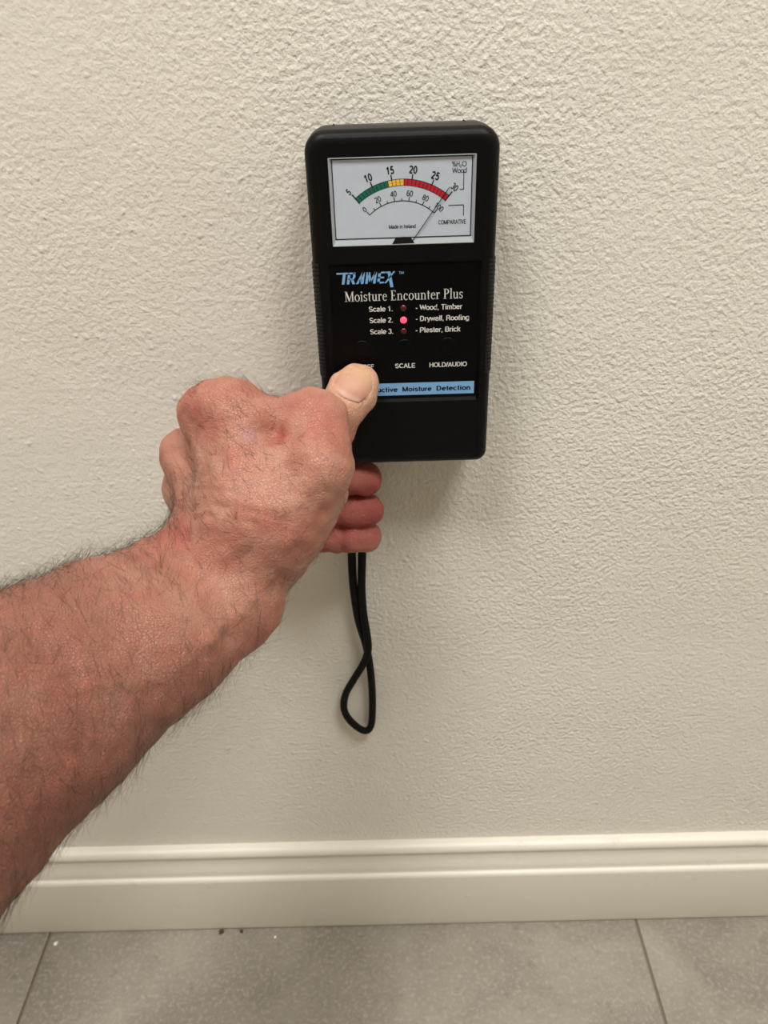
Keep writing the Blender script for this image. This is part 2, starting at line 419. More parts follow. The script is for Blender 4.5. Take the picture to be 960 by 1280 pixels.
# plain grotesque letters as pen strokes, unit = capital height: (advance, strokes)
SANS = {
 'A': (.70, [[(.05, 0), (.35, .96)], [(.65, 0), (.35, .96)], [(.16, .32), (.54, .32)]]),
 'B': (.68, [[(.36, .935), (.1, .935), (.1, .065), (.38, .065)], [(.1, .51), (.38, .51)], ar(.37, .72, .2, .215, 90, -90), ar(.38, .29, .225, .225, 90, -90)]),
 'C': (.72, [ar(.38, .5, .31, .435, 42, 318)]),
 'D': (.74, [[(.34, .935), (.1, .935), (.1, .065), (.34, .065)], ar(.33, .5, .3, .435, 90, -90)]),
 'E': (.64, [[(.57, .935), (.1, .935), (.1, .065), (.58, .065)], [(.1, .51), (.53, .51)]]),
 'F': (.60, [[(.55, .935), (.1, .935), (.1, 0)], [(.1, .49), (.5, .49)]]),
 'H': (.74, [[(.1, 0), (.1, 1)], [(.63, 0), (.63, 1)], [(.1, .52), (.63, .52)]]),
 'I': (.24, [[(.12, 0), (.12, 1)]]),
 'L': (.57, [[(.1, 1), (.1, .065), (.54, .065)]]),
 'M': (.88, [[(.1, 0), (.1, .94), (.43, .08), (.77, .94), (.77, 0)]]),
 'N': (.75, [[(.1, 0), (.1, .92), (.64, .08), (.64, 1)]]),
 'O': (.80, [ar(.4, .5, .33, .435, 0, 360)]),
 'P': (.66, [[(.38, .935), (.1, .935), (.1, 0)], [(.1, .44), (.38, .44)], ar(.37, .687, .22, .248, 90, -90)]),
 'R': (.70, [[(.38, .935), (.1, .935), (.1, 0)], [(.1, .48), (.38, .48)], ar(.37, .707, .22, .228, 90, -90), [(.4, .48), (.58, .2), (.61, 0)]]),
 'S': (.66, [ar(.33, .715, .235, .22, 25, 270), ar(.33, .28, .255, .215, 90, -155)]),
 'T': (.62, [[(.03, .935), (.59, .935)], [(.31, .935), (.31, 0)]]),
 'U': (.74, [[(.1, 1), (.1, .34)], ar(.37, .34, .27, .275, 180, 360), [(.64, .34), (.64, 1)]]),
 'V': (.66, [[(.05, 1), (.33, .06)], [(.61, 1), (.33, .06)]]),
 'W': (.96, [[(.04, 1), (.25, .08), (.48, .92), (.71, .08), (.92, 1)]]),
 'a': (.57, [ar(.27, .50, .2, .165, 160, 0), [(.47, .52), (.47, .1), (.52, .05)], ar(.26, .215, .2, .16, 0, 360)]),
 'b': (.58, [[(.1, 0), (.1, 1)], _bowl(.31)]),
 'c': (.53, [ar(.29, .36, .235, .30, 45, 315)]),
 'd': (.58, [[(.48, 0), (.48, 1)], _bowl(.27)]),
 'e': (.57, [ar(.29, .36, .235, .30, 0, 318), [(.06, .37), (.52, .37)]]),
 'f': (.31, [[(.15, 0), (.15, .78)], ar(.3, .78, .15, .155, 180, 90), [(.02, .66), (.3, .66)]]),
 'g': (.58, [[(.48, .72), (.48, -.03)], _bowl(.27), ar(.27, -.03, .21, .18, 0, -150)]),
 'i': (.24, [_st(.12), [(.12, .86), (.12, 1)]]),
 'k': (.53, [[(.1, 0), (.1, 1)], [(.1, .26), (.46, .72)], [(.24, .42), (.48, 0)]]),
 'l': (.24, [[(.12, 0), (.12, 1)]]),
 'm': (.86, [_st(.1), ar(.27, .47, .165, .19, 170, 0), [(.435, .47), (.435, 0)], ar(.6, .47, .165, .19, 170, 0), [(.765, .47), (.765, 0)]]),
 'n': (.57, [_st(.1), ar(.28, .45, .19, .21, 170, 0), [(.47, .45), (.47, 0)]]),
 'o': (.58, [_bowl(.29)]),
 'r': (.36, [_st(.1), ar(.33, .42, .21, .235, 170, 85)]),
 's': (.52, [ar(.26, .51, .18, .15, 25, 270), ar(.26, .21, .195, .15, 90, -155)]),
 't': (.30, [[(.15, .92), (.15, .16)], ar(.26, .16, .11, .1, 180, 290), [(.02, .66), (.3, .66)]]),
 'u': (.57, [[(.1, .72), (.1, .27)], ar(.28, .27, .18, .21, 180, 360), _st(.47)]),
 'v': (.52, [[(.04, .72), (.26, .05)], [(.48, .72), (.26, .05)]]),
 'w': (.76, [[(.03, .72), (.2, .06), (.38, .68), (.56, .06), (.73, .72)]]),
 'y': (.52, [[(.04, .72), (.26, .05)], [(.48, .72), (.22, -.2), (.08, -.2)]]),
 '0': (.57, [ar(.285, .5, .215, .435, 0, 360)]),
 '1': (.57, [[(.33, 0), (.33, 1)], [(.33, .95), (.25, .8), (.11, .74)]]),
 '2': (.57, [ar(.28, .70, .205, .235, 165, -25), [(.46, .6), (.08, .09)], [(.06, .065), (.51, .065)]]),
 '3': (.57, [ar(.27, .715, .19, .22, 155, -90), ar(.27, .285, .215, .22, 90, -155)]),
 '4': (.57, [[(.4, 0), (.4, .95)], [(.4, .95), (.06, .29), (.54, .29)]]),
 '5': (.57, [[(.49, .935), (.16, .935), (.11, .48)], ar(.28, .33, .21, .265, 140, -150)]),
 '6': (.57, [ar(.29, .32, .21, .255, 0, 360), ar(.32, .5, .24, .435, 60, 200)]),
 '8': (.57, [ar(.285, .72, .175, .215, 0, 360), ar(.285, .285, .21, .225, 0, 360)]),
 '%': (.92, [ar(.2, .74, .13, .19, 0, 360), ar(.7, .25, .13, .19, 0, 360), [(.25, 0), (.65, 1)]]),
 '-': (.36, [[(.05, .36), (.3, .36)]]), '.': (.27, [[(.13, 0), (.13, .14)]]), ',': (.27, [[(.13, .13), (.13, 0), (.09, -.14)]]),
 '/': (.30, [[(.02, 0), (.28, 1)]]), ' ': (.28, [])}
def strokes(st, pen):
    out, h = [], pen/2
    for q in st:
        if isinstance(q, tuple):
            _, cx, cy, rx, ry, a0, a1 = q; n = max(4, int(abs(a1-a0)/20))
            A = [math.radians(a0+(a1-a0)*i/n) for i in range(n+1)]
            E_ = [((cx+(rx+h)*math.cos(a), cy+(ry+h)*math.sin(a)), (cx+(rx-h)*math.cos(a), cy+(ry-h)*math.sin(a))) for a in A]
            out += [[E_[i][0], E_[i+1][0], E_[i+1][1], E_[i][1]] for i in range(n)]
        else:
            for i in range(len(q)-1):
                p0, p1 = Vector(q[i]), Vector(q[i+1]); d = (p1-p0).normalized(); nn_ = Vector((-d.y, d.x))*h
                if i > 0: p0 = p0-d*h*.7
                if i < len(q)-2: p1 = p1+d*h*.7
                out.append([tuple(p0-nn_), tuple(p1-nn_), tuple(p1+nn_), tuple(p0+nn_)])
    return out
def lettering(s, x0, x1, base, cap, y, mat, parent, pen=.13, rot=0.0, center=None, wide=1.0):
    """print the string between x0..x1 (mm) with capitals cap high on base; or centred at a point, rotated"""
    polys, x = [], 0.0
    for ch in s:
        adv, st = SANS[ch]; polys += [[(px_+x, py_) for px_, py_ in q] for q in strokes(st, pen)]; x += adv+(pen-.13)
    xs = [p[0] for q in polys for p in q]; a, b = min(xs), max(xs)
    out = []
    for q in polys:
        r = []
        for px_, py_ in q:
            if center is None: r.append((x0+(px_-a)/(b-a)*(x1-x0), base+py_*cap))
            else:
                uu, vv = (px_-(a+b)/2)*cap*wide, (py_-.5)*cap; c, sn = math.cos(rot), math.sin(rot)
                r.append((center[0]+uu*c-vv*sn, center[1]+uu*sn+vv*c))
        out.append(r)
    return flat('lettering', out, y, mat, parent)
for s, i in (('5', 0), ('10', 1), ('15', 2), ('20', 3), ('25', 4), ('30', 5)):
    a = -AE+i*5*st; mid_ = 0 < i < 5
    c = pol(CU, CV, RO+(3.7 if mid_ else 3.5), a)
    if i == 5: c = (21.2, 127.6)
    if i == 0: c = (-22.2, 127.0)
    lettering(s, 0, 0, 0, 2.9 if mid_ else 2.6, DY2, M_INK, dial, .2 if mid_ else .16, -math.radians(a*(.75 if mid_ else 1.0)), c, .92)
for s, i in (('0', 0), ('20', 1), ('40', 2), ('60', 3), ('80', 4), ('100', 5)):
    a = -AE2+i*2*AE2/5; c = pol(CU2, CV2, R2+3.0, a)
    lettering(s, 0, 0, 0, 2.3, DY2, M_INK, dial, .14, -math.radians(a*.9), c)
lettering('%H', 20.0, 23.0, 135.3, 2.0, DY2, M_INK, dial, .12)
lettering('2', 23.15, 23.8, 134.9, 1.1, DY2, M_INK, dial, .15)
lettering('O', 23.95, 25.9, 135.3, 2.0, DY2, M_INK, dial, .12)
lettering('Wood', 20.1, 26.0, 132.9, 2.0, DY2, M_INK, dial, .12)
lettering('COMPARATIVE', 14.6, 26.2, 113.2, 1.75, DY2, M_INK, dial, .14)
lettering('Made in Ireland', -6.1, 5.2, 112.1, 1.6, DY2, M_INK, dial, .14)

# faceplate inside the lower recess
face = link('faceplate', frombm('faceplate', boxbm(-.0321, -.0323, .0354, .0329, -.0320, .0973, .0001, 1)), M_FACE, meter)
LY = -32.36
strip = flat('blue_strip', [[(-31.6, 36.9), (32.0, 36.9), (32.0, 43.0), (-31.6, 43.0)]], LY, M_BLUEINK, face)
for s, a, b in (('Non-Destructive', -29.8, -3.7), ('Moisture', -1.6, 12.2), ('Detection', 14.4, 30.3)):
    lettering(s, a, b, 38.7, 2.35, LY-.03, M_INK, strip, .2)
for s, a, b, v in (('Scale 1.', -15.8, -5.3, 77.1), ('Scale 2.', -15.7, -5.3, 72.0), ('Scale 3.', -15.6, -5.3, 66.8),
                   ('- Wood, Timber', 5.0, 25.5, 77.2), ('- Drywall, Roofing', 5.0, 28.8, 72.2), ('- Plaster, Brick', 4.9, 25.0, 67.0)):
    lettering(s, a, b, v, 2.35, LY, M_WHITEINK, face, .15)
for s, a, b in (('ON/OFF', -24.7, -14.5), ('SCALE', -4.7, 4.5), ('HOLD/AUDIO', 11.1, 28.4)):
    lettering(s, a, b, 50.4, 2.2, LY, M_WHITEINK, face, .15)
lettering('TM', -2.2, -.1, 93.3, 1.1, LY, M_BLUEINK, face, .16)

# serif alphabet for the product line: each glyph a list of polygons, unit = capital height
def rc(x0, y0, x1, y1): return [[(x0, y0), (x1, y0), (x1, y1), (x0, y1)]]
def dg(xa, ya, xb, yb, wd): return [[(xa, ya), (xa+wd, ya), (xb+wd, yb), (xb, yb)]]
def arc(cx, cy, rx, ry, tx, ty, a0, a1, n=18):
    out = []
    for i in range(n):
        q = []
        for a in (a0+(a1-a0)*i/n, a0+(a1-a0)*(i+1)/n):
            c, s = math.cos(math.radians(a)), math.sin(math.radians(a)); q.append(((cx+rx*c, cy+ry*s), (cx+(rx-tx)*c, cy+(ry-ty)*s)))
        out.append([q[0][0], q[1][0], q[1][1], q[0][1]])
    return out
xh, sf, tS, tt = .66, .045, .125, .05
def sr(xc, y, wd): return rc(xc-wd/2, y-sf/2 if y > .01 else 0, xc+wd/2, y+sf/2 if y > .01 else sf)
GL = {
 'M': (1.02, sr(.14, 0, .26)+rc(.115, 0, .165, .97)+dg(.10, 1, .43, .02, .15)+dg(.46, .02, .80, 1, .06)+rc(.79, 0, .915, 1)+sr(.86, 0, .3)+rc(.02, .955, .2, 1)+rc(.82, .955, 1.0, 1)),
 'E': (.66, rc(.12, 0, .245, 1)+rc(.03, 0, .58, .05)+rc(.03, .95, .56, 1)+rc(.2, .48, .46, .53)+rc(.54, 0, .58, .2)+rc(.52, .82, .56, 1)+rc(.43, .4, .46, .61)),
 'P': (.66, rc(.12, 0, .245, 1)+sr(.18, 0, .32)+rc(.03, .95, .3, 1)+arc(.3, .73, .31, .27, .125, .05, -90, 90)),
 'o': (.60, arc(.3, .33, .27, .345, .105, .045, 0, 360, 28)),
 'i': (.31, rc(.1, 0, .205, xh)+sr(.155, 0, .27)+rc(.02, xh-.06, .15, xh-.01)+arc(.15, .9, .075, .075, .075, .075, 0, 360, 10)),
 'l': (.31, rc(.1, 0, .205, 1.04)+sr(.155, 0, .27)+rc(.02, .98, .15, 1.03)),
 's': (.46, arc(.22, .49, .17, .185, .095, .05, 30, 270)+arc(.23, .175, .18, .185, .1, .05, -150, 90)+rc(.35, .5, .39, .64)+rc(.045, .02, .085, .18)),
 't': (.38, rc(.12, .1, .225, .86)+rc(.02, xh-.05, .35, xh)+arc(.24, .13, .12, .14, .1, .05, 180, 300, 8)),
 'u': (.64, rc(.1, .16, .205, xh)+rc(.43, 0, .535, xh)+arc(.29, .2, .19, .21, .105, .06, 180, 330)+rc(.02, xh-.045, .15, xh)+rc(.36, xh-.045, .5, xh)+rc(.5, 0, .61, sf)),
 'r': (.46, rc(.1, 0, .205, xh)+sr(.155, 0, .28)+rc(.02, xh-.05, .15, xh)+arc(.33, .5, .15, .17, .06, .06, 60, 170, 8)+arc(.375, .58, .06, .06, .06, .06, 0, 360, 10)),
 'e': (.55, arc(.29, .33, .25, .345, .105, .045, 20, 320, 24)+rc(.1, .37, .52, .415)+arc(.29, .36, .24, .31, .09, .045, 5, 25, 3)),
 'n': (.66, rc(.1, 0, .205, xh)+rc(.45, 0, .555, .5)+sr(.155, 0, .26)+sr(.5, 0, .26)+rc(.02, xh-.05, .15, xh)+arc(.33, .44, .225, .235, .105, .06, 0, 150)),
 'c': (.54, arc(.29, .33, .25, .345, .11, .045, 45, 320, 22)+arc(.43, .53, .065, .065, .065, .065, 0, 360, 10)),
 ' ': (.3, [])}
def serif(s, x0, x1, base, cap, slope=0):
    polys, x = [], 0
    for ch in s:
        wd, P = GL[ch]; polys += [[(px+x, py) for px, py in q] for q in P]; x += wd+.02
    k = (x1-x0)/x
    return [[(x0+px*k, base+py*cap) for px, py in q] for q in polys]
flat('lettering', serif('Moisture Encounter Plus', -26.2, 25.9, 81.9, 4.4), LY, M_WHITEINK, face)
# slanted block logo
LG = []
def L(x, P): LG.extend([[(px+x, py) for px, py in q] for q in P])
L(-.32, rc(0, .86, 1.35, 1.0)); L(0, rc(.38, 0, .68, .86))                              # long barred T
L(.92, rc(0, 0, .28, .78)+rc(0, .86, .8, 1)+arc(.5, .68, .34, .32, .26, .14, -90, 90, 10)+rc(.1, .36, .52, .5)+dg(.62, 0, .36, .42, .3))   # R
L(1.92, dg(0, 0, .52, 1, .26)+rc(.52, 0, .82, 1)+rc(.25, .22, .6, .36))                 # A
L(2.92, rc(0, 0, .26, 1)+dg(.1, 1, .42, .12, .26)+dg(.42, .12, .9, 1, .2)+rc(.84, 0, 1.12, 1))   # M
L(4.2, rc(0, 0, .28, 1)+rc(0, .86, .8, 1)+rc(0, .43, .68, .57)+rc(0, 0, .76, .14))       # E
L(5.0, dg(.0, 0, .78, 1, .2)+dg(.72, -.36, .14, 1, .34)+rc(-.1, .86, .2, 1))            # X with long leg
kx = 26.3/6.55
flat('logo', [[(-28.3+(px+.22*py-.1)*kx, 89.5+py*5.0) for px, py in q] for q in LG], LY, M_BLUEINK, face)

# LEDs and buttons
def dome(r, hgt, n=20, k=5):
    R = []
    for j in range(k):
        a = math.radians(88*j/(k-1)); R.append([(r*math.cos(a)*math.cos(2*math.pi*i/n), -hgt*math.sin(a), r*math.cos(a)*math.sin(2*math.pi*i/n)) for i in range(n)])
    b, _ = loft(R, False, True); return b
led_me = frombm('led', dome(1.55, 1.0), True)
for v, mt in ((78.3, M_LEDOFF), (72.9, kl.m), (67.8, M_LEDOFF)):
    me2 = led_me.copy(); o = link('led', me2, mt, meter, (-.5*MM, -.0322, v*MM))
    if mt is kl.m: o['label'] = 'glowing red indicator light'
def button():
    prof_ = [(4.1, 0), (4.0, .22), (3.75, .34), (3.5, .2), (3.2, .16), (2.2, .26), (1.0, .32)]
    R = [[(r*math.cos(2*math.pi*i/28), -y, r*math.sin(2*math.pi*i/28)) for i in range(28)] for r, y in prof_]
    b, _ = loft(R, False, True); return b
btn_me = frombm('button', button(), True); btn_me.materials.append(M_FACE)
for u, v in ((-19.6, 59.9), (-.4, 59.9), (19.4, 60.2)):
    link('button', btn_me, None, meter, (u*MM, -.0323, v*MM))

# wrist cord: one looped cord hanging from the bottom of the case
M_CORD = plain('black_cord', srgb(6, 6, 7), .7, .2, .6, 3000)
def tube(name, pts, r, mat, parent, n=10, sub=6):
    P = [np.array(p) for p in pts]; C = []
    for i in range(len(P)-1):
        p0 = P[max(i-1, 0)]; p1 = P[i]; p2 = P[i+1]; p3 = P[min(i+2, len(P)-1)]
        for j in range(sub):
            t = j/sub
            C.append(.5*((2*p1)+(p2-p0)*t+(2*p0-5*p1+4*p2-p3)*t*t+(3*p1-p0-3*p2+p3)*t**3))
    C.append(P[-1]); C = np.array(C)
    T = np.gradient(C, axis=0); T /= np.linalg.norm(T, axis=1)[:, None]
    u = np.cross(T[0], [0, 1, 0]); u /= np.linalg.norm(u); vs = []
    for c, t in zip(C, T):
        u = u-t*np.dot(u, t); u /= np.linalg.norm(u); v = np.cross(t, u)
        for k in range(n):
            a = 2*math.pi*k/n; vs.append(c+r*(u*math.cos(a)+v*math.sin(a)))
    fs = [(i*n+k, i*n+(k+1) % n, (i+1)*n+(k+1) % n, (i+1)*n+k) for i in range(len(C)-1) for k in range(n)]
    fs += [tuple(range(n))[::-1], tuple((len(C)-1)*n+k for k in range(n))]
    return link(name, mesh(name, vs, fs, True), mat, parent)
base = np.array([.0085, 0, .4383])
cp = [(448, 574, .008), (442, 620, .008), (440, 660, .008), (440, 700, .008), (442, 735, .0075), (448, 775, .0068), (457, 805, .0066), (462, 830, .0066),
      (465, 860, .006), (465.5, 890, .0055), (464, 906, .0055), (459, 913, .0055), (450, 911, .0055), (437, 900, .0055), (430, 886, .0055), (432, 868, .006),
      (443, 848, .008), (454, 830, .0105), (460, 812, .0105), (458, 790, .0095), (454, 765, .0085), (452, 735, .0085), (452.5, 700, .008), (453, 660, .008), (454, 620, .008), (456, 574, .008)]
tube('wrist_cord', [at(*p)-base for p in cp], .0024, M_CORD, meter)

# ------------------------------------------------------------------ the arm and hand: one skin surface grown from bones
def rcone(P, a, b, ra, rb):
    a = np.asarray(a, np.float32); b = np.asarray(b, np.float32)
    ba = b-a; l2 = float(ba@ba); pa = P-a
    t = np.clip(pa@ba/l2, 0, 1)
    q = pa-t[:, None]*ba
    return np.sqrt((q*q).sum(1))-(ra+(rb-ra)*t)
def ell(P, c, axes, rad):
    """ellipsoid; axes 3x3 rows are unit directions"""
    q = (P-np.asarray(c, np.float32))@np.asarray(axes, np.float32).T/np.asarray(rad, np.float32)
    k = np.sqrt((q*q).sum(1)); return (k-1)*min(rad)
def smin(a, b, k):
    h = np.maximum(k-np.abs(a-b), 0)/k
    return np.minimum(a, b)-h*h*k*.25
def px(*a): return at(a[0], a[1], a[2]/1000)
J = dict(
    wr=atd(289.2, 753.5, 0.338), wu=atd(251.5, 707.8, 0.345),
    f1r=atd(190.1, 810.1, 0.312), f1u=atd(124.6, 783.2, 0.318),
    f2r=atd(70.3, 897.3, 0.29), f2u=atd(53.5, 837.9, 0.296),
    f3r=atd(-54, 977.6, 0.265), f3u=atd(-75.5, 929, 0.272),
    elb=atd(-237.2, 1112.6, 0.228),
    elb2=np.array([-.215, -.29, .372]), sho=np.array([-.29, -.50, .46]),
    carp=px(312, 645, 88), th0=px(346.4, 682.7, 78), th1=px(399.8, 614.9, 74), wb0=px(314.3, 537.2, 64), wb1=px(387.7, 517.4, 67),
    im=px(283.3, 509.9, 63), mm=px(259.9, 517.4, 57), rm=px(233.9, 569.1, 50), lm=px(233.6, 611, 44),
    cmc=px(351.6, 657.4, 88), tm=px(396.7, 583.1, 84), ti=px(399.3, 525, 67), tdr=px(421.6, 518.9, 53), tt=px(445.8, 483.1, 43.5))
I_ = dict(i=[J['im'], px(352, 540, 36), px(376, 590, 24), px(392, 612, 19)],
          m=[J['mm'], px(338, 584, 30.5), px(405, 594.5, 25.5), px(456, 597, 22.5)],
          r=[J['rm'], px(340, 628, 29), px(420, 637, 26), px(460, 638, 23.5)],
          l=[J['lm'], px(366, 668, 29), px(424, 671, 27), px(457, 670, 25)])
def mmv(*a): return [x/1000 for x in a]
def sdf(P, fingers=True):
    P = P.astype(np.float32)
    # forearm: radius and ulna side
    d = rcone(P, J['wr'], J['f1r'], .0225, .0270)
    d = smin(d, rcone(P, J['wu'], J['f1u'], .0210, .0262), .012)
    e = smin(rcone(P, J['f1r'], J['f2r'], .0270, .0325), rcone(P, J['f1u'], J['f2u'], .0262, .0325), .012)
    d = smin(d, e, .010)
    e = smin(rcone(P, J['f2r'], J['f3r'], .0325, .0375), rcone(P, J['f2u'], J['f3u'], .0325, .0375), .012)
    d = smin(d, e, .010)
    d = smin(d, rcone(P, (J['f3r']+J['f3u'])/2, J['elb'], .0455, .049), .012)
    d = smin(d, rcone(P, J['elb'], J['elb2'], .049, .044), .012)
    d = smin(d, rcone(P, J['elb2'], J['sho'], .045, .052), .014)
    # wrist -> carpus
    d = smin(d, rcone(P, (J['wr']+J['wu'])/2, J['carp'], .023, .021), .012)
    # metacarpals
    C = J['carp']; g = px(340, 640, 88); h = px(282, 655, 82); kk = px(268, 665, 74)
    b = rcone(P, g, J['im'], .0165, .0120)
    b = smin(b, rcone(P, C, J['mm'], .0175, .0115), .009)
    b = smin(b, rcone(P, h, J['rm'], .0165, .0112), .009)
    b = smin(b, rcone(P, kk, J['lm'], .0155, .0105), .009)
    d = smin(d, b, .014)
    # thumb: metacarpal with thenar mass, web to the index
    t = rcone(P, J['cmc'], J['tm'], .0170, .0138)
    t = smin(t, rcone(P, J['th0'], J['th1'], .0170, .0128), .010)
    t = smin(t, rcone(P, J['wb0'], J['wb1'], .0112, .0100), .010)
    t = smin(t, rcone(P, J['tm'], J['ti'], .0136, .0124), .006)
    d = smin(d, t, .015)
    # finger roots blend softly at the knuckles
    for k, r in (('i', .0105), ('m', .0105), ('r', .0098), ('l', .0088)):
        a, q = I_[k][0], I_[k][1]
        d = smin(d, rcone(P, a, a+(q-a)*.6, r+.0008, r), .008)
    # thumb end: broad flattened distal phalanx
    t0, tt = J['tdr'], J['tt']
    ax = (tt-t0)/np.linalg.norm(tt-t0); nr = TN; sd = np.cross(ax, nr)
    e = rcone(P, t0-ax*.006, t0+(tt-t0)*.6, .0118, .0098)
    e = smin(e, ell(P, tt-ax*.0022, [ax, sd, nr], (.0122, .0103, .0086)), .006)
    d = smin(d, e, .0016)
    if not fingers: return d
    # fingers
    f = None
    for k, rr in (('i', (.0100, .0092, .0084, .0074)), ('m', (.0102, .0094, .0088, .0082)), ('r', (.0096, .0090, .0086, .0080)), ('l', (.0090, .0088, .0088, .0083))):
        p = I_[k]; e = rcone(P, p[0], p[1], rr[0], rr[1])
        e = smin(e, rcone(P, p[1], p[2], rr[1], rr[2]), .002)
        e = smin(e, rcone(P, p[2], p[3], rr[2]-.0002, rr[3]), .002)
        # pads
        mid = p[2]*.45+p[3]*.55
        e = smin(e, rcone(P, mid+PADN*.0012, p[3]+PADN*.0008, rr[3], rr[3]-.0012), .004)
        f = e if f is None else smin(f, e, .0012)
    return smin(d, f, .0025)
PADN = -AX[:, 2]
# thumb nail direction: towards the camera and a little up/left
_ax = (J['tt']-J['tdr'])/np.linalg.norm(J['tt']-J['tdr'])
TN = -AX[:, 2]+AX[:, 1]*.12-AX[:, 0]*.06; TN = TN-_ax*(TN@_ax); TN /= np.linalg.norm(TN)

def grow(sdf, lo, hi, h, B=8):
    lo = np.array(lo); n = (np.ceil((np.array(hi)-lo)/(h*B)).astype(int))
    F = np.ones(tuple(n*B), np.float32)
    ii = np.stack(np.meshgrid(*[np.arange(k) for k in n], indexing='ij'), -1).reshape(-1, 3)
    ctr = lo+(ii*B+(B-1)/2)*h
    dc = sdf(ctr); thr = h*B*.95
    for i in ii[dc < -thr]:
        F[i[0]*B:(i[0]+1)*B, i[1]*B:(i[1]+1)*B, i[2]*B:(i[2]+1)*B] = -1
    act = ii[np.abs(dc) <= thr]
    loc = np.stack(np.meshgrid(*[np.arange(B)]*3, indexing='ij'), -1).reshape(-1, 3)
    for s in range(0, len(act), 400):
        a = act[s:s+400]; g = (a[:, None, :]*B+loc[None]).reshape(-1, 3)
        F[g[:, 0], g[:, 1], g[:, 2]] = sdf(lo+g*h)
    S = F < 0
    cs = np.zeros(tuple(np.array(F.shape)-1), np.uint8)
    for o in np.ndindex(2, 2, 2):
        cs += S[o[0]:F.shape[0]-1+o[0], o[1]:F.shape[1]-1+o[1], o[2]:F.shape[2]-1+o[2]]
    cells = np.argwhere((cs > 0) & (cs < 8))
    idx = -np.ones(cs.shape, np.int32); idx[tuple(cells.T)] = np.arange(len(cells))
    acc = np.zeros((len(cells), 3)); cnt = np.zeros(len(cells))
    cor = [np.array(o) for o in np.ndindex(2, 2, 2)]
    for a in cor:
        for ax in range(3):
            if a[ax]: continue
            b = a.copy(); b[ax] = 1
            fa = F[tuple((cells+a).T)]; fb = F[tuple((cells+b).T)]
            mk = (fa < 0) != (fb < 0); t = np.where(mk, fa/np.where(fa == fb, 1, fa-fb), 0)
            acc += np.where(mk[:, None], a+(b-a)*t[:, None], 0); cnt += mk
    V = lo+(cells+acc/cnt[:, None])*h
    Q = []
    for ax in range(3):
        sl0 = [slice(None)]*3; sl1 = [slice(None)]*3; sl0[ax] = slice(0, -1); sl1[ax] = slice(1, None)
        A = S[tuple(sl0)]; Bb = S[tuple(sl1)]
        e = np.argwhere(A != Bb); u, v = (ax+1) % 3, (ax+2) % 3
        ok = (e[:, u] > 0) & (e[:, v] > 0) & (e[:, u] < cs.shape[u]) & (e[:, v] < cs.shape[v]); e = e[ok]
        du = np.zeros(3, int); du[u] = 1; dv = np.zeros(3, int); dv[v] = 1
        q = np.stack([idx[tuple((e-du-dv).T)], idx[tuple((e-dv).T)], idx[tuple(e.T)], idx[tuple((e-du).T)]], 1)
        ins = A[tuple(e.T)]; q[~ins] = q[~ins][:, ::-1]
        Q.append(q)
    return V, np.concatenate(Q)
def grad(V, e=.0004):
    g = np.stack([sdf(V+np.eye(3)[i]*e)-sdf(V-np.eye(3)[i]*e) for i in range(3)], 1)/(2*e)
    return g
pts_all = np.array([v for v in J.values()]+[p for c in I_.values() for p in c])
V, Q = grow(sdf, pts_all.min(0)-.055, pts_all.max(0)+.055, .0015)
for _ in range(2):
    g = grad(V); gl = np.maximum(np.linalg.norm(g, axis=1), .3)
    V = V-np.clip(sdf(V)/gl, -.001, .001)[:, None]*g/gl[:, None]
N = grad(V, .0006); N /= np.maximum(np.linalg.norm(N, axis=1), 1e-6)[:, None]

def npsmooth(P, seed, scale, octs=1):
    """cheap smooth noise: sum of random plane waves"""
    r = np.random.default_rng(seed); out = np.zeros(len(P))
    for _ in range(14):
        k = r.normal(size=3); k *= scale/np.linalg.norm(k)*r.uniform(.6, 1.5)
        out += np.sin(P@k+r.uniform(0, 6.28))
    return out/math.sqrt(7)
def segd(P, a, b):
    ba = b-a; t = np.clip((P-a)@ba/(ba@ba), 0, 1); return np.linalg.norm(P-a-t[:, None]*ba, axis=1), t
D = np.zeros(len(V))
def crease(c, ax, depth, wd, reach):
    """groove around a limb at point c across direction ax"""
    q = V-c; s = q@ax; r = np.linalg.norm(q-s[:, None]*ax, axis=1)
    global D
    D -= depth*np.exp(-(s/wd)**2)*(1/(1+np.exp((r-reach)/.0008)))
for k in 'mrl':
    p = I_[k]; ax = (p[3]-p[2])/np.linalg.norm(p[3]-p[2]); crease(p[2]+ax*.001, ax, .0009, .0009, .012)
    ax2 = (p[2]-p[1])/np.linalg.norm(p[2]-p[1]); crease(p[1], ax2, .0008, .0011, .0125)
def ridge(a, b, amp, wd, pw=1.0):
    global D
    dd, t = segd(V, a, b); D += amp*np.exp(-(dd/wd)**2)*np.sin(math.pi*np.clip(t*.9+.05, 0, 1))**pw
def surf(p):
    """nearest skin point towards the camera"""
    i = np.argmin(np.linalg.norm(V-p, axis=1)); return V[i]
def skin_at(x, y):
    r = AX @ np.array([(x-480)/FPX, -(y-640)/FPX, 1.0]); t = .2
    for _ in range(60):
        s = float(sdf((CAM+r*t)[None])[0]); t += s*.8
        if abs(s) < 1e-5: break
    return CAM+r*t
